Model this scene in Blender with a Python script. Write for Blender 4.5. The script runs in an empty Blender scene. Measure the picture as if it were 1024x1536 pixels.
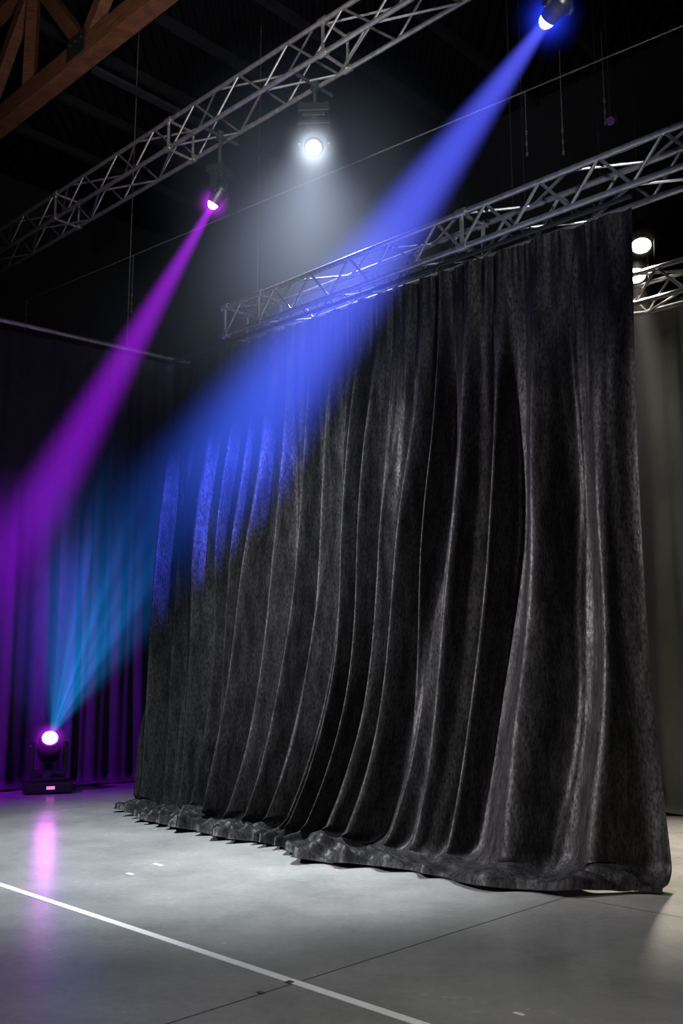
import bpy, math, numpy as np
from mathutils import Vector, Matrix
scene=bpy.context.scene
F=1447.0; PT=math.radians(9.34); CH=1.4
cp,sp=math.cos(PT),math.sin(PT)
D=Vector((-0.7222,0.6917,0)); N=Vector((-0.6917,-0.7222,0)); O=Vector((2.0,6.44,0))
def W(s,o,z): return O+D*s+N*o+Vector((0,0,z))
def ray(u,v):
    dx=u-512; dy=768-v
    return Vector((dx, F*cp-dy*sp, F*sp+dy*cp))
def at(u,v,t): return Vector((0,0,CH))+ray(u,v)*t
def gp(u,v):
    r=ray(u,v); return Vector((0,0,CH))+r*(-CH/r.z)
col=scene.collection
# ---------------- materials
def newmat(name):
    m=bpy.data.materials.new(name); m.use_nodes=True
    nt=m.node_tree; nt.nodes.clear()
    out=nt.nodes.new('ShaderNodeOutputMaterial')
    return m,nt,out
def pbr(name,c,rough=.5,metal=0,noise=0,nscale=8,bump=0,bscale=40,stretch=(1,1,1),sheen=0,spec=.5,c2=None,rough2=None,nlo=.35,nhi=.65,bdist=.02):
    m,nt,out=newmat(name); N_=nt.nodes; L=nt.links
    b=N_.new('ShaderNodeBsdfPrincipled'); L.new(b.outputs[0],out.inputs[0])
    b.inputs['Base Color'].default_value=(*c,1); b.inputs['Roughness'].default_value=rough; b.inputs['Metallic'].default_value=metal
    b.inputs['Specular IOR Level'].default_value=spec
    if sheen:
        b.inputs['Sheen Weight'].default_value=sheen; b.inputs['Sheen Roughness'].default_value=.35
        b.inputs['Sheen Tint'].default_value=(.85,.85,.9,1)
    tc=N_.new('ShaderNodeTexCoord'); mp=N_.new('ShaderNodeMapping'); mp.inputs['Scale'].default_value=stretch
    L.new(tc.outputs['Object'],mp.inputs[0])
    if c2 is None: c2=tuple(x*(1-noise) for x in c)
    nz=N_.new('ShaderNodeTexNoise'); nz.inputs['Scale'].default_value=nscale; nz.inputs['Detail'].default_value=6; nz.inputs['Roughness'].default_value=.65
    L.new(mp.outputs[0],nz.inputs['Vector'])
    mr=N_.new('ShaderNodeMapRange'); mr.inputs[1].default_value=nlo; mr.inputs[2].default_value=nhi
    L.new(nz.outputs[0],mr.inputs[0])
    mx=N_.new('ShaderNodeMix'); mx.data_type='RGBA'; mx.inputs[6].default_value=(*c,1); mx.inputs[7].default_value=(*c2,1)
    L.new(mr.outputs[0],mx.inputs[0]); L.new(mx.outputs[2],b.inputs['Base Color'])
    if rough2 is not None:
        m2=N_.new('ShaderNodeMapRange'); m2.inputs[1].default_value=nlo; m2.inputs[2].default_value=nhi
        m2.inputs[3].default_value=rough; m2.inputs[4].default_value=rough2
        L.new(nz.outputs[0],m2.inputs[0]); L.new(m2.outputs[0],b.inputs['Roughness'])
    if bump:
        n2=N_.new('ShaderNodeTexNoise'); n2.inputs['Scale'].default_value=bscale; n2.inputs['Detail'].default_value=4
        L.new(mp.outputs[0],n2.inputs['Vector'])
        bp=N_.new('ShaderNodeBump'); bp.inputs['Strength'].default_value=bump; bp.inputs['Distance'].default_value=bdist
        L.new(n2.outputs[0],bp.inputs['Height']); L.new(bp.outputs[0],b.inputs['Normal'])
    return m
def emis(name,c,s):
    m,nt,out=newmat(name); e=nt.nodes.new('ShaderNodeEmission'); e.inputs[0].default_value=(*c,1); e.inputs[1].default_value=s
    nt.links.new(e.outputs[0],out.inputs[0]); return m
M_alu=pbr('aluminium',(.50,.50,.51),.38,.85,noise=.35,nscale=20)
M_aluD=pbr('aluminium_aged',(.50,.48,.47),.42,.85,noise=.4,nscale=15)
M_blk=pbr('black_casing',(.012,.012,.014),.4,0,noise=.3,nscale=30,bump=.1)
M_steel=pbr('dark_steel',(.07,.07,.08),.5,.7,noise=.3)
M_wood=pbr('timber',(.20,.075,.035),.7,0,c2=(.10,.035,.018),nscale=5,stretch=(1,1,6),bump=.3)
def velvet():
    m=pbr('crushed_velvet',(.0025,.0025,.0028),.60,0,c2=(.030,.0275,.0285),nscale=70,stretch=(1,1,.4),bump=.36,bscale=65,sheen=.2,spec=.3,rough2=.48,nlo=.32,nhi=.74,bdist=.006)
    nt=m.node_tree; b=[n for n in nt.nodes if n.type=='BSDF_PRINCIPLED'][0]
    nz=[n for n in nt.nodes if n.type=='MAP_RANGE'][0]
    tc=nt.nodes.new('ShaderNodeTexCoord'); mp=nt.nodes.new('ShaderNodeMapping'); mp.inputs['Scale'].default_value=(1,1,.22)
    n=nt.nodes.new('ShaderNodeTexNoise'); n.inputs['Scale'].default_value=15; n.inputs['Detail'].default_value=5
    nt.links.new(tc.outputs['Object'],mp.inputs[0]); nt.links.new(mp.outputs[0],n.inputs[0])
    mr=nt.nodes.new('ShaderNodeMapRange'); mr.inputs[1].default_value=.33; mr.inputs[2].default_value=.67; mr.inputs[3].default_value=.28; mr.inputs[4].default_value=1
    nt.links.new(n.outputs[0],mr.inputs[0])
    mu=nt.nodes.new('ShaderNodeMath'); mu.operation='MULTIPLY'; nt.links.new(mr.outputs[0],mu.inputs[0]); nt.links.new(nz.outputs[0],mu.inputs[1])
    mx=[q for q in nt.nodes if q.type=='MIX'][0]; nt.links.new(mu.outputs[0],mx.inputs[0])
    m3=nt.nodes.new('ShaderNodeMapRange'); m3.inputs[3].default_value=.0; m3.inputs[4].default_value=.06; nt.links.new(mu.outputs[0],m3.inputs[0])
    nt.links.new(m3.outputs[0],b.inputs['Sheen Weight'])
    m4=nt.nodes.new('ShaderNodeMapRange'); m4.inputs[3].default_value=.08; m4.inputs[4].default_value=.75; nt.links.new(mu.outputs[0],m4.inputs[0])
    nt.links.new(m4.outputs[0],b.inputs['Specular IOR Level'])
    return m
M_velvet=velvet()
M_dark=pbr('black_drape',(.036,.036,.039),.8,0,noise=.3,nscale=10,bump=.1,sheen=.2)
M_grey=pbr('grey_drape',(.11,.108,.10),.85,0,noise=.2,nscale=4,bump=.15)
M_wall=pbr('dark_wall',(.012,.013,.016),.8,0,noise=.3,nscale=2,bump=.2)
M_tape=pbr('white_floor_paint',(.8,.8,.78),.45,0,noise=.12,nscale=25)
M_joint=pbr('joint_filler',(.05,.05,.05),.8,noise=.2)
def corrugated():
    m=pbr('corrugated_roof',(.014,.015,.02),.55,.3,noise=.3); nt=m.node_tree
    b=[n for n in nt.nodes if n.type=='BSDF_PRINCIPLED'][0]
    tc=nt.nodes.new('ShaderNodeTexCoord'); w=nt.nodes.new('ShaderNodeTexWave'); w.inputs['Scale'].default_value=1.6
    nt.links.new(tc.outputs['Object'],w.inputs[0]); bp=nt.nodes.new('ShaderNodeBump'); bp.inputs['Distance'].default_value=.1
    nt.links.new(w.outputs[1],bp.inputs['Height']); nt.links.new(bp.outputs[0],b.inputs['Normal']); return m
M_roof=corrugated()
def concrete():
    m,nt,out=newmat('polished_concrete'); A=nt.nodes.new; L=nt.links.new
    b=A('ShaderNodeBsdfPrincipled'); L(b.outputs[0],out.inputs[0])
    tc=A('ShaderNodeTexCoord')
    n1=A('ShaderNodeTexNoise'); n1.inputs['Scale'].default_value=1.3; n1.inputs['Detail'].default_value=8; n1.inputs['Roughness'].default_value=.65
    n2=A('ShaderNodeTexNoise'); n2.inputs['Scale'].default_value=22; n2.inputs['Detail'].default_value=6; n2.inputs['Roughness'].default_value=.7
    L(tc.outputs['Object'],n1.inputs[0]); L(tc.outputs['Object'],n2.inputs[0])
    ad=A('ShaderNodeMath'); ad.operation='MULTIPLY_ADD'; L(n2.outputs[0],ad.inputs[0]); ad.inputs[1].default_value=.4; L(n1.outputs[0],ad.inputs[2])
    cr=A('ShaderNodeValToRGB'); L(ad.outputs[0],cr.inputs[0])
    cr.color_ramp.elements[0].position=.35; cr.color_ramp.elements[0].color=(.150,.152,.147,1)
    cr.color_ramp.elements[1].position=1.1; cr.color_ramp.elements[1].color=(.32,.32,.305,1)
    L(cr.outputs[0],b.inputs['Base Color'])
    mr=A('ShaderNodeMapRange'); mr.inputs[1].default_value=.4; mr.inputs[2].default_value=1; mr.inputs[3].default_value=.18; mr.inputs[4].default_value=.30
    L(ad.outputs[0],mr.inputs[0]); L(mr.outputs[0],b.inputs['Roughness'])
    bp=A('ShaderNodeBump'); bp.inputs['Strength'].default_value=.10; bp.inputs['Distance'].default_value=.008
    L(n2.outputs[0],bp.inputs['Height']); L(bp.outputs[0],b.inputs['Normal'])
    return m
M_floor=concrete()
# ---------------- mesh builder
class MB:
    def __init__(s): s.v=[]; s.f=[]
    def tube(s,a,b,r,seg=10,r2=None,caps=True):
        a=Vector(a); b=Vector(b); r2=r if r2 is None else r2
        z=(b-a).normalized(); x=z.orthogonal().normalized(); y=z.cross(x)
        k=len(s.v)
        for p,rr in((a,r),(b,r2)):
            for i in range(seg):
                t=2*math.pi*i/seg; s.v.append(p+(x*math.cos(t)+y*math.sin(t))*rr)
        for i in range(seg):
            j=(i+1)%seg; s.f.append((k+i,k+j,k+seg+j,k+seg+i))
        if caps: s.f.append(tuple(k+i for i in reversed(range(seg)))); s.f.append(tuple(k+seg+i for i in range(seg)))
    def box(s,c,size,M=None,taper=1.0):
        M=M or Matrix.Identity(3); c=Vector(c); k=len(s.v)
        for z in(-1,1):
            f=taper if z>0 else 1
            for x,y in((-1,-1),(1,-1),(1,1),(-1,1)):
                s.v.append(c+M@Vector((x*size[0]/2*f,y*size[1]/2*f,z*size[2]/2)))
        for q in((3,2,1,0),(4,5,6,7),(0,1,5,4),(1,2,6,5),(2,3,7,6),(3,0,4,7)): s.f.append(tuple(k+i for i in q))
    def beam(s,a,b,w,h):
        a=Vector(a);b=Vector(b); x=(b-a); L=x.length; x.normalize()
        up=Vector((0,0,1)); y=up.cross(x)
        if y.length<.01: y=Vector((0,1,0)).cross(x)
        y.normalize(); z=x.cross(y)
        M=Matrix((x,y,z)).transposed(); s.box((a+b)/2,(L,w,h),M)
    def revolve(s,c,ax,prof,seg=28,capends=True):
        z=Vector(ax).normalized(); x=z.orthogonal().normalized(); y=z.cross(x); c=Vector(c); k=len(s.v)
        for h,r in prof:
            for i in range(seg):
                t=2*math.pi*i/seg; s.v.append(c+z*h+(x*math.cos(t)+y*math.sin(t))*r)
        for q in range(len(prof)-1):
            for i in range(seg):
                j=(i+1)%seg; a=k+q*seg; s.f.append((a+i,a+j,a+seg+j,a+seg+i))
        if capends:
            s.f.append(tuple(k+i for i in reversed(range(seg)))); a=k+(len(prof)-1)*seg; s.f.append(tuple(a+i for i in range(seg)))
    def make(s,name,mat,parent=None,bevel=0,smooth=True,origin=None):
        me=bpy.data.meshes.new(name); o=Vector(origin) if origin is not None else Vector((0,0,0))
        me.from_pydata([tuple(v-o) for v in s.v],[],s.f); me.update()
        ob=bpy.data.objects.new(name,me); col.objects.link(ob); me.materials.append(mat)
        ob.location=o
        if parent: ob.parent=parent; ob.location=o-parent.location
        if smooth:
            me.polygons.foreach_set('use_smooth',[True]*len(me.polygons))
            md=ob.modifiers.new('es','EDGE_SPLIT'); md.split_angle=math.radians(35)
        if bevel:
            md=ob.modifiers.new('bv','BEVEL'); md.width=bevel; md.segments=3; md.limit_method='ANGLE'
            ob.modifiers.move(len(ob.modifiers)-1,0)
        return ob
def empty(name,loc):
    e=bpy.data.objects.new(name,None); e.location=loc; e.empty_display_size=.1; col.objects.link(e); return e
# ---------------- room shell
Rz=Matrix((D,N,Vector((0,0,1)))).transposed()
CZ=11.6; HZ=11.58
def slab(name,s0,s1,o0,o1,z0,z1,mat):
    m=MB(); c=W((s0+s1)/2,(o0+o1)/2,(z0+z1)/2); m.box(c,(s1-s0,o1-o0,z1-z0),Rz)
    return m.make(name,mat,smooth=False)
floor=slab('floor',-9,15,-8,9,-.2,0,M_floor)
slab('ceiling',-9,15,-8,9,CZ,CZ+.2,M_roof)
slab('wall_back',-9,15,-8.2,-8,-.2,CZ+.2,M_wall)
slab('wall_left',15,15.2,-8.2,9,-.2,CZ+.2,M_wall)
slab('wall_right',-9.2,-9,-8.2,9,-.2,CZ+.2,M_wall)
def strip(name,a,b,w,mat,z=.0015,parent=None):
    d=(b-a).normalized(); y=Vector((-d.y,d.x,0))*w/2; m=MB()
    up=Vector((0,0,z)); dn=Vector((0,0,.0002))
    m.v=[a-y+dn,b-y+dn,b+y+dn,a+y+dn,a-y+up,b-y+up,b+y+up,a+y+up]
    m.f=[(3,2,1,0),(4,5,6,7),(0,1,5,4),(1,2,6,5),(2,3,7,6),(3,0,4,7)]
    return m.make(name,mat,parent,smooth=False)
a,b=gp(20,1333.5),gp(610,1529); dd=(b-a).normalized()
strip('floor_marking_line',a-dd*5.5,b+dd*3,.052,M_tape,.002)
a,b=gp(850,1345),gp(250,1536); dd=(b-a).normalized()
strip('joint_1',a,b+dd*3,.009,M_joint,.001,floor)
c=gp(1000,1347); strip('joint_2',a+D*.0,a-D*8,.009,M_joint,.001,floor)
sc=MB()
for (u,v,w,h) in((237,1297,.10,.03),(195,1311,.07,.03),(778,1521,.05,.02)):
    p=gp(u,v); sc.box(p+Vector((0,0,.0012)),(w,h,.002),Rz)
sc.make('floor_tape_scraps',M_tape,smooth=False)
sc=MB()
for (u,v,w,h) in((391,1490,.035,.02),(434,1474,.03,.03)):
    p=gp(u,v); sc.box(p+Vector((0,0,.003)),(w,h,.004),Rz)
sc.make('floor_debris',M_joint,smooth=False)
# ---------------- curtains
def ss(x): x=np.clip(x,0,1); return x*x*(3-2*x)
def foldfn(seed,mean,jit,lo=.45,p0=.6,p1=.7):
    r=np.random.RandomState(seed); n=int(40/mean)
    kn=np.cumsum(mean*(1+jit*(r.rand(n)*2-1)))-4; am=lo+(1-lo)*r.rand(n+1); pw=p0+p1*r.rand(n+1)
    def f(x):
        ph=np.interp(x,kn,np.arange(n)); k=np.clip(np.floor(ph).astype(int),0,n); fr=ph-k
        return (.5-.5*np.cos(2*np.pi*fr))**pw[k]*am[k]
    return f
def noise1(seed,sc):
    r=np.random.RandomState(seed); y=r.rand(400)
    def f(x):
        t=x/sc+50; i=np.floor(t).astype(int); fr=t-i; fr=fr*fr*(3-2*fr)
        return y[i%400]*(1-fr)+y[(i+1)%400]*fr
    return f
def gridmesh(name,P,mat,parent=None):
    nl,na,_=P.shape; me=bpy.data.meshes.new(name)
    idx=np.arange(nl*na).reshape(nl,na)
    q=np.stack([idx[:-1,:-1],idx[1:,:-1],idx[1:,1:],idx[:-1,1:]],-1).reshape(-1,4)
    me.vertices.add(nl*na); me.vertices.foreach_set('co',P.reshape(-1).astype(np.float32))
    me.loops.add(q.size); me.loops.foreach_set('vertex_index',q.reshape(-1).astype(np.int32))
    me.polygons.add(len(q)); me.polygons.foreach_set('loop_start',np.arange(0,q.size,4,dtype=np.int32))
    me.polygons.foreach_set('use_smooth',np.ones(len(q),bool)); me.update(); me.validate()
    me.materials.append(mat); ob=bpy.data.objects.new(name,me); col.objects.link(ob)
    if parent: ob.parent=parent; ob.location=-parent.location
    return ob
def main_curtain():
    H=4.71; WT=5.5; na,nl=1400,340
    a=np.linspace(0,WT,na)[None,:]; v=np.linspace(0,1,nl)[:,None]
    v=1-(1-v)**1.15
    A=foldfn(3,.15,.45,.3); B=foldfn(11,.35,.5,.6,.95,.6); C=foldfn(5,.085,.5,.1,.9,.6); T=foldfn(8,.06,.3,.3)
    B2=foldfn(17,.26,.5,.45,.95,.6)
    pn=noise1(21,.6); pn2=noise1(22,.16); pm=noise1(29,.8); pa=noise1(33,.45)
    R=.17
    left=ss((a-3.4)/2.0)
    pool=(.10+.40*pn(a)**1.2+.05*pn2(a))*ss(a/.5)*(1-.4*left)+.03
    L=H-R+R*math.pi/2+pool
    l=v*L; h=np.clip(l/H,0,1)
    w=ss(h*1.7+.12)
    xx=a+.06*np.sin(l*.8+a*1.9)*h+.022*np.sin(l*2.1+a*3.1)
    mixm=ss((pm(a+.12*l)+.3*(h-.5)-.25)*2)
    def big(x): return (1-mixm)*B(x)+mixm*B2(x+.10*h)
    BB=big(xx)
    am=.8+.4*pa(a+.15*l)
    disp=.022*T(a)*np.exp(-l/.25)+.05*A(xx)*(1-.6*w)+(.07+.28*w+.04*h**3)*BB*am+.010*C(xx+.02*np.sin(l*3+a*5))
    e=l-(H-R); th=np.clip(e/R,0,math.pi/2)
    z=np.where(e<=0,H-l,R*(1-np.sin(th))); o=np.where(e<=0,0,R*(1-np.cos(th)))+np.maximum(e-R*math.pi/2,0)
    fl=np.maximum(e-R*math.pi/2,0)
    edge=.35+.65*ss(a/.5)
    o=o+.33*ss(a/.9)*(1-.75*left)*(.35*h**2+.65*h**5.5)+disp*edge*np.maximum(np.cos(th),.5)-.17
    wr=pn2(a*.8+fl*1.0)*pn2(a*1.7+3+fl*3)
    onf=np.sin(th)
    z=z+onf*(disp*.24+.10*wr*np.clip((pool-fl)/.06,.2,1)+.015)+.008
    z=np.where(fl>pool-.03,(z-.004)*.45+.004,z)
    mid=np.exp(-((a-2.2)/1.35)**2)
    s=a+(.08+.50*mid)*ss(a/1.2)*(.3*h**1.6+.7*h**4.5) + .10*(1-ss(a/.35))*np.sin(h*math.pi)*.6 -.05*(1-ss(a/.5))*h**4
    s=s+.10*(.05*A(xx+.04)+.16*w*big(xx+.07)-.05*A(xx)-.16*w*BB)*edge
    P=np.stack([O.x+D.x*s+N.x*o,O.y+D.y*s+N.y*o,z+0*s],-1)
    return gridmesh('stage_curtain',P,M_velvet)
main_curtain()
def drape(name,p0,p1,z,mat,seed,mean=.22,amp=.09,pool=.12):
    p0=Vector(p0);p1=Vector(p1); wd=(p1-p0).length; d=(p1-p0).normalized(); n=Vector((d.y,-d.x,0))
    if n.y>0: n=-n
    na=int(wd*90); nl=90
    a=np.linspace(0,wd,na)[None,:]; v=np.linspace(0,1,nl)[:,None]
    A=foldfn(seed,mean,.4,.4); B=foldfn(seed+1,mean*.45,.4,.3); R=.1; pf=noise1(seed,.5)
    L=z-R+R*math.pi/2+pool*(.3+pf(a)); l=v*L; h=np.clip(l/z,0,1)
    disp=(amp*(.45+.55*h))*A(a+.05*np.sin(l+a))+amp*.3*B(a)
    e=l-(z-R); th=np.clip(e/R,0,math.pi/2)
    zz=np.where(e<=0,z-l,R*(1-np.sin(th))); o=np.where(e<=0,0,R*(1-np.cos(th)))+np.maximum(e-R*math.pi/2,0)
    o=o+disp; zz=zz+np.sin(th)*disp*.3+.006
    P=np.stack([p0.x+d.x*a+n.x*o,p0.y+d.y*a+n.y*o,zz+0*a],-1)
    return gridmesh(name,P,mat)
q=Vector((-2.7,12.9,0)); k=Vector((-.8,-.6,0))
L0=q-k*1.9; L1=q+k*4.6
drape('backdrop_curtain',L0,L1,5.66,M_dark,31,.42,.08)
m=MB(); 
zt=5.78
m.tube(L0+Vector((0,0,zt-.05)),L1+Vector((0,0,zt+.05)),.035,14)
for t in(.02,.34,.66,.98):
    p=L0.lerp(L1,t); m.tube(p+Vector((0,0,zt)),p+Vector((0,0,HZ)),.008,6)
m.make('curtain_pipe',M_aluD)
drape('backdrop_curtain',W(-5.5,-3.45,0),W(3.2,-3.45,0),5.25,M_grey,51,.5,.09,.06)
m=MB(); m.tube(W(-5.5,-3.48,5.29),W(3.2,-3.48,5.29),.03)
for s in(-5.2,-1,3): m.tube(W(s,-3.48,5.3),W(s,-3.48,HZ),.008,6)
m.make('curtain_pipe',M_steel)
# ---------------- trusses
def truss(name,s0,s1,oc,z0,a,mat,seg=.5,rc=.025,rb=.013,hang=(),drop=None):
    root=empty(name,W((s0+s1)/2,oc,z0+a/2)); m=MB(); b=MB()
    o0,o1=oc-a/2,oc+a/2
    for o in(o0,o1):
        for z in(z0,z0+a): m.tube(W(s0,o,z),W(s1,o,z),rc,14)
    n=int(round((s1-s0)/seg)); st=(s1-s0)/n
    for i in range(n):
        sa,sb,sm=s0+i*st,s0+(i+1)*st,s0+(i+.5)*st
        for o in(o0,o1):
            b.tube(W(sa,o,z0),W(sm,o,z0+a),rb,8); b.tube(W(sm,o,z0+a),W(sb,o,z0),rb,8)
        if i%2==0:
            b.tube(W(sa,o0,z0),W(sb,o1,z0),rb,8); b.tube(W(sa,o1,z0+a),W(sb,o0,z0+a),rb,8)
        else:
            b.tube(W(sa,o1,z0),W(sb,o0,z0),rb,8); b.tube(W(sa,o0,z0+a),W(sb,o1,z0+a),rb,8)
    joints=[s0,s1]+[s0+j for j in np.arange(2.5,s1-s0-.4,2.5)]
    for s in joints:
        for o in(o0,o1):
            for z in(z0,z0+a): m.tube(W(s-.05,o,z),W(s+.05,o,z),rc*1.45,14)
            b.tube(W(s,o,z0),W(s,o,z0+a),rb*1.4,8)
        for z in(z0,z0+a): b.tube(W(s,o0,z),W(s,o1,z),rb*1.4,8)
    h=MB()
    for s in hang:
        h.tube(W(s,oc,z0+a),W(s,oc,HZ),.009,6); h.box(W(s,oc,z0+a+.05),(.1,.06,.12),Rz); h.box(W(s,oc,z0+a),(.06,a+.06,.03),Rz)
    m.make('chords',mat,root); b.make('bracing',mat,root)
    if hang: h.make('hoist_cables',M_steel,root)
    return root
T1=truss('lighting_truss',-3.6,4.42,-.14,4.80,.30,M_alu,hang=(-3.2,))
m=MB(); m.tube(W(-.05,-.06,4.755),W(5.55,-.06,4.755),.02,10)
for s in np.arange(.05,4.4,.18): m.tube(W(s,-.06,4.755),W(s+.02,0.01,4.82),.005,5)
m.box(W(4.55,-.05,4.80),(.3,.12,.06),Rz); m.box(W(4.5,.06,4.80),(.12,.05,.10),Rz); m.box(W(4.66,-.1,4.82),(.08,.2,.1),Rz)
m.make('curtain_rail',M_blk,T1)
truss('lighting_truss',-4.5,11.5,-.155,7.3,.35,M_aluD,seg=.75,hang=(-3,11))
truss('lighting_truss',-5,3.2,-2.6,4.95,.30,M_aluD,hang=(-4,2.6))
# timber roof truss
def timber(off,name='timber_roof_truss'):
    root=empty(name,W(4,off,9.5)); m=MB(); zc=9.45
    m.beam(W(-8.9,off,zc),W(14.9,off,zc),.24,.3); m.beam(W(-8.9,off,11.4),W(14.9,off,11.4),.22,.26)
    for s in np.arange(-7.6,14.5,3.0):
        s=s+.06
        m.beam(W(s,off,zc+.1),W(s+1.5,off,11.35),.16,.2); 
        m.beam(W(s,off,zc+.1),W(s-1.5,off,11.35),.16,.2)
        m.beam(W(s+1.5,off,zc+.1),W(s+1.5,off,11.3),.16,.16)
    m.make('timbers',M_wood,root,bevel=.01,smooth=False)
    p=MB()
    for s in np.arange(-7.6,14.5,3.0):
        s+=.06
        p.box(W(s,off+.14,zc+.05),(.42,.015,.3),Rz); p.box(W(s,off-.14,zc+.05),(.42,.015,.3),Rz)
        for dx in(-.14,0,.14): p.tube(W(s+dx,off+.12,zc+.1),W(s+dx,off+.17,zc+.1),.018,8)
    p.make('steel_plates',M_steel,root)
timber(0)
m=MB()
for s in np.arange(-8,14.5,1.5): m.beam(W(s,-7.9,11.5),W(s,8.9,11.5),.1,.16)
m.make('roof_purlins',M_wall,smooth=False)
m=MB()
m.beam(W(7.45,-7.9,9.28),W(7.45,-.13,9.28),.12,.05); m.make('roof_tie_beam',M_steel,smooth=False)
# ---------------- emissive volumes imitating lit haze
def nodes_math(nt):
    A=nt.nodes.new; Lk=nt.links.new
    def mth(op,a,b=None,c=None,clamp=False):
        n=A('ShaderNodeMath'); n.operation=op; n.use_clamp=clamp
        for i,x in enumerate((a,b,c)):
            if x is None: continue
            if isinstance(x,(int,float)): n.inputs[i].default_value=x
            else: Lk(x,n.inputs[i])
        return n.outputs[0]
    return A,Lk,mth
def beam_mat(name,L,r0,tanA,c1,c2,K,z0,p,edge,fade=.6,streak=0,soft=1,step=.5):
    m,nt,out=newmat(name); A,Lk,mth=nodes_math(nt)
    tc=A('ShaderNodeTexCoord'); se=A('ShaderNodeSeparateXYZ'); Lk(tc.outputs['Object'],se.inputs[0])
    x,y,z=se.outputs
    r=mth('SQRT',mth('ADD',mth('MULTIPLY',x,x),mth('MULTIPLY',y,y)))
    R=mth('MULTIPLY_ADD',z,tanA,r0)
    qn=mth('DIVIDE',r,R)
    mr=A('ShaderNodeMapRange'); mr.interpolation_type='SMOOTHSTEP'; Lk(qn,mr.inputs[0])
    mr.inputs[1].default_value=edge; mr.inputs[2].default_value=1; mr.inputs[3].default_value=1; mr.inputs[4].default_value=0
    rad=mr.outputs[0]
    if soft!=1: rad=mth('POWER',rad,soft)
    ax=mth('DIVIDE',K,mth('POWER',mth('ADD',mth('MAXIMUM',z,0),z0),p))
    fr=A('ShaderNodeMapRange'); fr.interpolation_type='SMOOTHSTEP'; Lk(z,fr.inputs[0])
    fr.inputs[1].default_value=L*fade; fr.inputs[2].default_value=L; fr.inputs[3].default_value=1; fr.inputs[4].default_value=0
    st=mth('MULTIPLY',mth('MULTIPLY',rad,ax),fr.outputs[0])
    if streak:
        cb=A('ShaderNodeCombineXYZ'); zz=mth('MAXIMUM',z,.02)
        Lk(mth('DIVIDE',x,zz),cb.inputs[0]); Lk(mth('DIVIDE',y,zz),cb.inputs[1])
        nz=A('ShaderNodeTexNoise'); nz.inputs['Scale'].default_value=streak; nz.inputs['Detail'].default_value=1; Lk(cb.outputs[0],nz.inputs[0])
        m2=A('ShaderNodeMapRange'); Lk(nz.outputs[0],m2.inputs[0]); m2.inputs[1].default_value=.42; m2.inputs[2].default_value=.62; m2.inputs[3].default_value=.15; m2.inputs[4].default_value=1.6
        st=mth('MULTIPLY',st,m2.outputs[0])
    mx=A('ShaderNodeMix'); mx.data_type='RGBA'; mx.inputs[6].default_value=(*c1,1); mx.inputs[7].default_value=(*c2,1)
    Lk(mth('DIVIDE',z,L,clamp=True),mx.inputs[0])
    e=A('ShaderNodeEmission'); Lk(mx.outputs[2],e.inputs[0]); Lk(st,e.inputs[1]); Lk(e.outputs[0],out.inputs['Volume'])
    try: m.cycles.volume_step_rate=step
    except Exception: pass
    return m
def beam(parent,src,dst,half,r0,c1,c2,K,z0=.25,p=1.0,edge=.2,fade=.6,streak=0,ext=0,soft=1):  # self-glowing cone stands in for a light shaft in haze; nothing scatters
    src=Vector(src); dst=Vector(dst); d=dst-src; L=d.length+ext; t=math.tan(math.radians(half))
    mat=beam_mat('haze_'+parent.name,L,r0,t,c1,c2,K,z0,p,edge,fade,streak,soft)  # emission falloff paints the beam brightness
    m=MB(); m.revolve((0,0,0),(0,0,1),[(0,r0),(L,r0+L*t)],40)
    me=bpy.data.meshes.new('haze_beam'); me.from_pydata([tuple(v) for v in m.v],[],m.f); me.materials.append(mat)
    ob=bpy.data.objects.new('haze_beam',me); col.objects.link(ob); ob.parent=parent
    ob.location=src-parent.location; ob.rotation_mode='QUATERNION'; ob.rotation_quaternion=d.to_track_quat('Z','Y')
    return ob
def halo(parent,c,R,colr,K,pw=2.5):  # self-glowing sphere imitates the glow of haze around a lens
    m,nt,out=newmat('haze_halo'); A,Lk,mth=nodes_math(nt)
    tc=A('ShaderNodeTexCoord'); ln=A('ShaderNodeVectorMath'); ln.operation='LENGTH'; Lk(tc.outputs['Object'],ln.inputs[0])
    f=mth('SUBTRACT',1,mth('DIVIDE',ln.outputs['Value'],R),clamp=True)
    st=mth('MULTIPLY',mth('POWER',f,pw),K)
    e=A('ShaderNodeEmission'); e.inputs[0].default_value=(*colr,1); Lk(st,e.inputs[1]); Lk(e.outputs[0],out.inputs['Volume'])
    try: m.cycles.volume_step_rate=.6
    except Exception: pass
    b=MB(); prof=[(-R*math.cos(t),R*math.sin(t)+1e-4) for t in np.linspace(0,math.pi,13)]
    b.revolve((0,0,0),(0,0,1),prof,24)
    me=bpy.data.meshes.new('haze_halo'); me.from_pydata([tuple(v) for v in b.v],[],b.f); me.materials.append(m)
    ob=bpy.data.objects.new('haze_halo',me); col.objects.link(ob); ob.parent=parent; ob.location=Vector(c)-parent.location
def spot(name,src,dst,half,W_,c,blend=.3,r=.06,parent=None):
    l=bpy.data.lights.new(name,'SPOT'); l.energy=W_; l.color=c; l.spot_size=math.radians(half*2); l.spot_blend=blend; l.shadow_soft_size=r
    ob=bpy.data.objects.new(name,l); col.objects.link(ob); src=Vector(src)
    ob.rotation_mode='QUATERNION'; ob.rotation_quaternion=(Vector(dst)-src).to_track_quat('-Z','Y'); ob.location=src
    if parent: ob.parent=parent; ob.location=src-parent.location
    return ob
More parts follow.
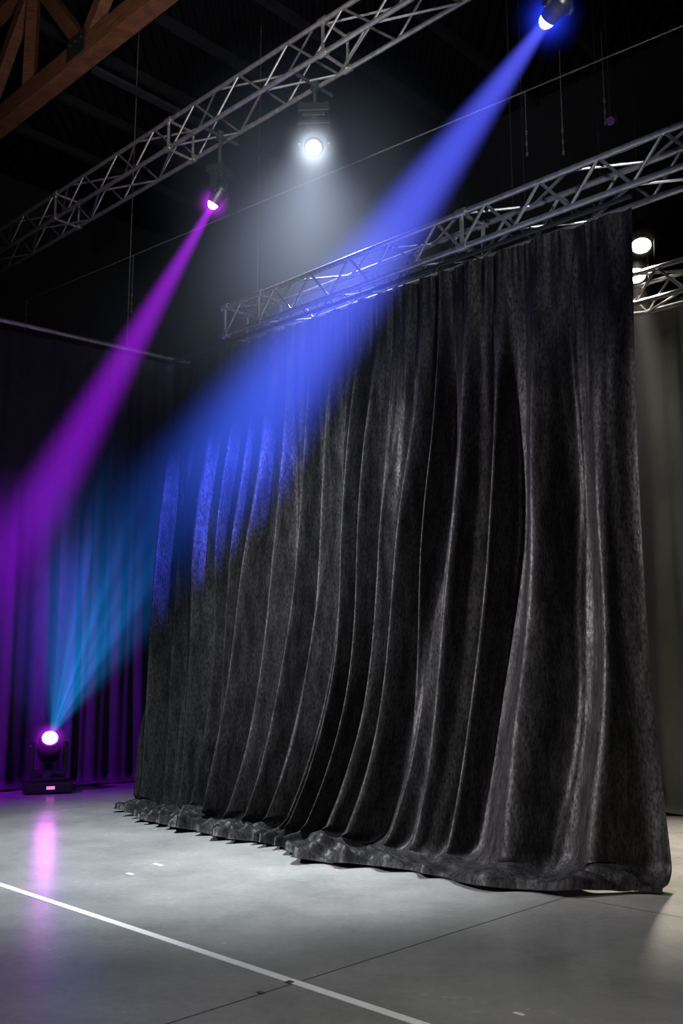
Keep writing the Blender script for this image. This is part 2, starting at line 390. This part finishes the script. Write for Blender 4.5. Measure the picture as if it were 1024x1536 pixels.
# ---------------- moving heads
def moving_head(name,lens,aim,up,sc,lc,ls,hang_z=None,hang_n=.25,lr=.095,dome=.05,bw=1.0,disp=False):
    lens=Vector(lens); aim=Vector(aim).normalized(); piv=lens-aim*.20*sc
    root=empty(name,piv)
    arm=Vector((0,0,1)).cross(aim)
    if arm.length<.05: arm=Vector((1,0,0))
    arm.normalize(); fw=arm.cross(Vector((0,0,1))).normalized()
    M=Matrix((arm,fw,Vector((0,0,1)))).transposed()
    def L(x,y,z): return piv+M@(Vector((x,y,z*up))*sc)
    b=MB(); b.box(L(0,0,-.42),(.40*sc*bw,.34*sc*bw,.11*sc),M); b.box(L(0,0,-.345),(.30*sc*bw,.26*sc,.05*sc),M)
    b.make('base',M_blk,root,bevel=.012*sc,smooth=False)
    f=MB()
    for x in(-.16*bw,.16*bw):
        for y in(-.13,.13): f.box(L(x,y,-.482),(.05*sc,.05*sc,.02*sc),M)
    for x in(-.21*bw,.21*bw):
        f.tube(L(x,-.09,-.42),L(x,.09,-.42),.010*sc,8)
    f.tube(L(0,0,-.32),L(0,0,-.28),.09*sc,24)
    f.make('feet_and_handles',M_steel if disp else M_blk,root)
    y=MB(); y.box(L(0,0,-.27),(.42*sc,.14*sc,.05*sc),M)
    for x in(-.185,.185):
        y.box(L(x,0,-.12),(.05*sc,.13*sc,.32*sc),M); y.revolve(L(x-.027,0,0),arm,[(0,.075*sc),(.054*sc,.075*sc)],24)
    y.make('yoke',M_blk,root,bevel=.01*sc,smooth=False)
    h=MB(); S=sc
    prof=[(-.17,.05),(-.165,.09),(-.14,.115),(-.10,.125),(-.095,.118),(-.08,.118),(-.075,.128),(-.055,.128),(-.05,.12),(-.035,.12),(-.03,.132),(.05,.135),(.12,.125),(.19,.118),(.205,.115),(.205,lr+.005),(.19,lr+.003)]
    h.revolve(piv,aim,[(a*S,r*S) for a,r in prof],36); h.make('head',M_blk,root)
    l=MB(); l.revolve(piv,aim,[(.191*S,lr*S),(.2*S,lr*S)]+[((.2+dome*math.sin(t))*S,(lr*math.cos(t)+.001)*S) for t in (.3,.6,.9,1.2,1.5)],32)
    l.make('lens',emis('lamp_'+name,lc,ls),root)
    if disp:
        dsp=MB(); ys=-.172*bw if (M@Vector((0,-1,0))).y<0 else .172*bw
        dsp.box(L(.03,ys,-.42),(.09*sc,.006,.035*sc),M); dsp.make('display',emis('display',(1,.2,.7),1.2),root,smooth=False)
    if hang_z:
        c=MB(); c.tube(L(0,0,-.46),Vector((L(0,0,0).x,L(0,0,0).y,hang_z)),.02,10)
        top=Vector((piv.x,piv.y,hang_z)); c.tube(top+N*hang_n,top-N*hang_n,.022,10); c.tube(top-Vector((0,0,.05)),top+Vector((0,0,.04)),.045,12)
        c.make('hanging_clamp',M_steel,root)
    return root
# purple
pl=at(320,305,.007386); pd=at(8,850,.0077)
r=moving_head('moving_head_light',pl,pd-pl,-1,.62,(1,.55,1),22,7.3,dome=.11)
beam(r,pl,pd,5.8,.05,(.45,.012,.95),(.13,0,.55),3.5,.16,.9,.1,.5,ext=1.6)
halo(r,pl,.30,(.6,.02,1),16,5)
spot('lamp',pl+(pd-pl)*.05,Vector((-4.1,12,2.7)),12,450,(.40,.02,1),1,parent=r)
# blue
BT=.0037
bl=at(822,28,BT); bd=at(262,800,10.05/1433)
r=moving_head('moving_head_light',bl,bd-bl,-1,.42,(.7,.78,1),26,5.62,.05,dome=.14,lr=.105)
beam(r,bl,bd,8.3,.04,(.10,.11,1),(.006,.09,.60),3.6,.16,.92,.2,.45,ext=.9)
halo(r,bl,.27,(.02,.05,1),18,5)
spot('lamp',bl+(bd-bl)*.05,bd,8.8,7500,(.07,.09,1),.8,.05,parent=r)
m=MB(); c=Vector((bl.x,bl.y,5.64)); c=c-(bd-bl).normalized()*.08; c.z=5.64
m.tube(c-D*1.6,c+D*.25,.025,12); m.tube(c-D*1.4,Vector(((c-D*1.4).x,(c-D*1.4).y,HZ)),.01,6); m.tube(c+D*.1,Vector(((c+D*.1).x,(c+D*.1).y,HZ)),.01,6)
m.make('rigging_pipe',M_steel,r)
# white
wl=at(470,222,.00664); wd=wl+Vector((-.25,-.9,-4))
r=moving_head('moving_head_light',wl,wd-wl+Vector((0,-3.5,0)),-1,.8,(.95,.98,1),30,7.3)
beam(r,wl+Vector((0,0,.12)),wl+Vector((-.15,-.1,-3.2)),46,.16,(.62,.72,.9),(.35,.45,.70),1.15,.3,1.2,-.4,.0,soft=1.7)
halo(r,wl,.5,(.75,.85,1),14,6)
halo(r,wl+Vector((0,0,-.7)),1.8,(.5,.6,.85),.14,2.2)
spot('lamp',wl+(wd-wl)*.05,wd,32,300,(.85,.93,1),.8,parent=r)
# floor head
fl=at(75,1107,.00775); aimf=Vector((.25,-.75,.63)).normalized()
sF=fl.z/(.492+.2*aimf.z)
r=moving_head('moving_head_light',fl,aimf,1,sF,(.75,.10,1),45,lr=.085,bw=1.35,disp=True)
fd=Vector((-2.2,10.0,3.0)); src=fl+Vector((.02,0,.05))
beam(r,src,fd,25,.03,(.008,.25,.68),(.002,.07,.45),1.9,.12,1.15,.05,.3,streak=8,ext=.9,soft=1.5)
halo(r,fl,.26,(.55,.02,1),24,4)
spot('lamp',fl+Vector((.05,-.1,.12)),fd,19,80,(.03,.2,1),.8,parent=r)
def par(name,lens,aim,sc,lc,ls,top,mat=M_blk,side=0):
    lens=Vector(lens); aim=Vector(aim).normalized(); root=empty(name,lens); S=sc
    h=MB(); h.revolve(lens,aim,[(-.34*S,.04*S),(-.33*S,.07*S),(-.24*S,.10*S),(-.12*S,.115*S),(0,.115*S),(.03*S,.125*S),(.035*S,.105*S),(0,.10*S)],32); h.make('can',mat,root)
    l=MB(); l.revolve(lens,aim,[(.0,.10*S),(.012*S,.06*S),(.015*S,.02*S)],28); l.make('lens',emis('lamp_'+name,lc,ls),root)
    arm=Vector((0,0,1)).cross(aim).normalized(); c=lens-aim*.13*S; y=MB(); u=Vector((0,0,.22*S))
    for k_ in(-1,1): y.beam(c+arm*.13*S*k_,c+arm*.13*S*k_+u,.03*S,.008)
    y.beam(c-arm*.135*S+u,c+arm*.135*S+u,.03*S,.008)
    cc=c+u+arm*side
    if side: y.tube(c+u,cc,.012,8)
    y.tube(cc,Vector((cc.x,cc.y,top)),.012,8)
    Mx=aim.to_track_quat('Z','Y').to_matrix()
    for sx in(-1,1): y.box(lens+aim*.06*S+Mx@Vector((sx*.13*S,0,0)),(.006,.22*S,.12*S),Mx)
    y.make('yoke_bracket',M_steel,root); return root
tg=gp(1010,1290)
for(u,v,t,sd) in((961,366,.0066,0),(953,411,.0067,-.3)):
    p=at(u,v,t); am=Vector((-.3,-1,-1.9)).normalized(); r=par('par_can_light',p,am,.92,(1,.97,.85),20,HZ,side=sd)
    halo(r,p,.2,(1,.93,.8),10,5)
    spot('lamp',p+am*.14,tg,26,2300,(1,.88,.72),.8,parent=r)
p=at(953,420,.0068); beam(r,p,p+Vector((.35,.1,-3.6)),15,.1,(.8,.8,.65),(.5,.5,.42),.4,.3,1.2,-.2,.1,soft=1.6)
p=at(915,181,.0065); par('par_can_light',p,Vector((-.3,-1,-.2)),.4,(.35,.12,.5),.08,HZ)
# ---------------- rigging cable with drops
A_=at(-60,492,.0112); B_=at(1110,2,.0060)
r=empty('rigging_cable',A_.lerp(B_,.5)); m=MB(); m.tube(A_,B_,.009,8)
def on(u):
    lo,hi=0,1
    for _ in range(40):
        mid=(lo+hi)/2; q=A_.lerp(B_,mid); uu=512+F*q.x/(q.y*cp+(q.z-CH)*sp)
        if uu<u: lo=mid
        else: hi=mid
    return A_.lerp(B_,lo)
for u,dz in((200,.85),(40,.5),(787,.72),(840,.85),(903,.7)):
    q=on(u); m.tube(q+Vector((0,0,.3 if u>800 else 0)),q-Vector((0,0,dz)),.006,6)
    for i in range(3): m.tube(q-Vector((0,0,dz-.0-i*.12)),q-Vector((0,0,dz-.04-i*.12)),.014,6)
m.tube(A_,Vector((A_.x,A_.y,HZ)),.009,6); m.tube(B_,Vector((B_.x,B_.y,HZ)),.009,6)
m.make('cable',M_aluD,r)
# ---------------- wash lights and added fill spots
spot('wash_light_floor',(-1.0,6.2,7.2),(-1.1,8.2,0),26,5900,(.88,.95,1),1,.25)
spot('wash_light_key',tuple(W(3.9,6.0,3.2)),tuple(W(1.8,0,1.6)),26,3900,(1,.95,.98),1,.12)
spot('wash_light_fill',tuple(W(-2.6,4.2,3.6)),tuple(W(1.0,0,1.7)),30,80,(1,.95,.93),1,.2)  # added fill from the right, no fixture, lifts the curtain folds
spot('wash_light_front',(1.0,.6,6.5),(.4,3.2,0),34,950,(1,.98,.94),1,.5)
spot('wash_light_purple',(-6.0,8.2,4.0),(-5.0,11.6,1.7),34,2700,(.36,.01,1),1,.1)  # extra purple spot without a fixture, added to tint the left drape
spot('wash_light_right',tuple(W(-2.2,-1.8,7.5)),tuple(W(-.2,-3.4,1.8)),35,480,(1,.96,.85),.9,.2)
spot('wash_light_timber',tuple(W(5,2.2,7.8)),tuple(W(8.2,0,9.8)),34,38,(1,.75,.6),1,.3)  # small warm spot added to bring out the roof timber, no fixture
spot('wash_light_rig',tuple(W(1.5,3.2,5.0)),tuple(W(4.5,-.2,8.0)),36,850,(.95,.93,.93),1,.3)  # unseen spot added to brighten the upper truss
spot('wash_light_truss',tuple(W(-2.0,3.0,3.6)),tuple(W(1.8,-.1,5.7)),24,600,(.95,.95,1),1,.1)  # unseen spot added to brighten the main truss chords
w=bpy.data.worlds.new('World'); scene.world=w; w.use_nodes=True
w.node_tree.nodes['Background'].inputs[0].default_value=(.35,.4,.6,1); w.node_tree.nodes['Background'].inputs[1].default_value=.006
# ---------------- camera
cd=bpy.data.cameras.new('camera'); co=bpy.data.objects.new('camera',cd); col.objects.link(co)
cd.sensor_fit='VERTICAL'; cd.sensor_height=36; cd.lens=F/1536*36; co.location=(0,0,CH); co.rotation_euler=(math.pi/2+PT,0,0)
cd.clip_end=100; scene.camera=co
scene.view_settings.view_transform='Standard'
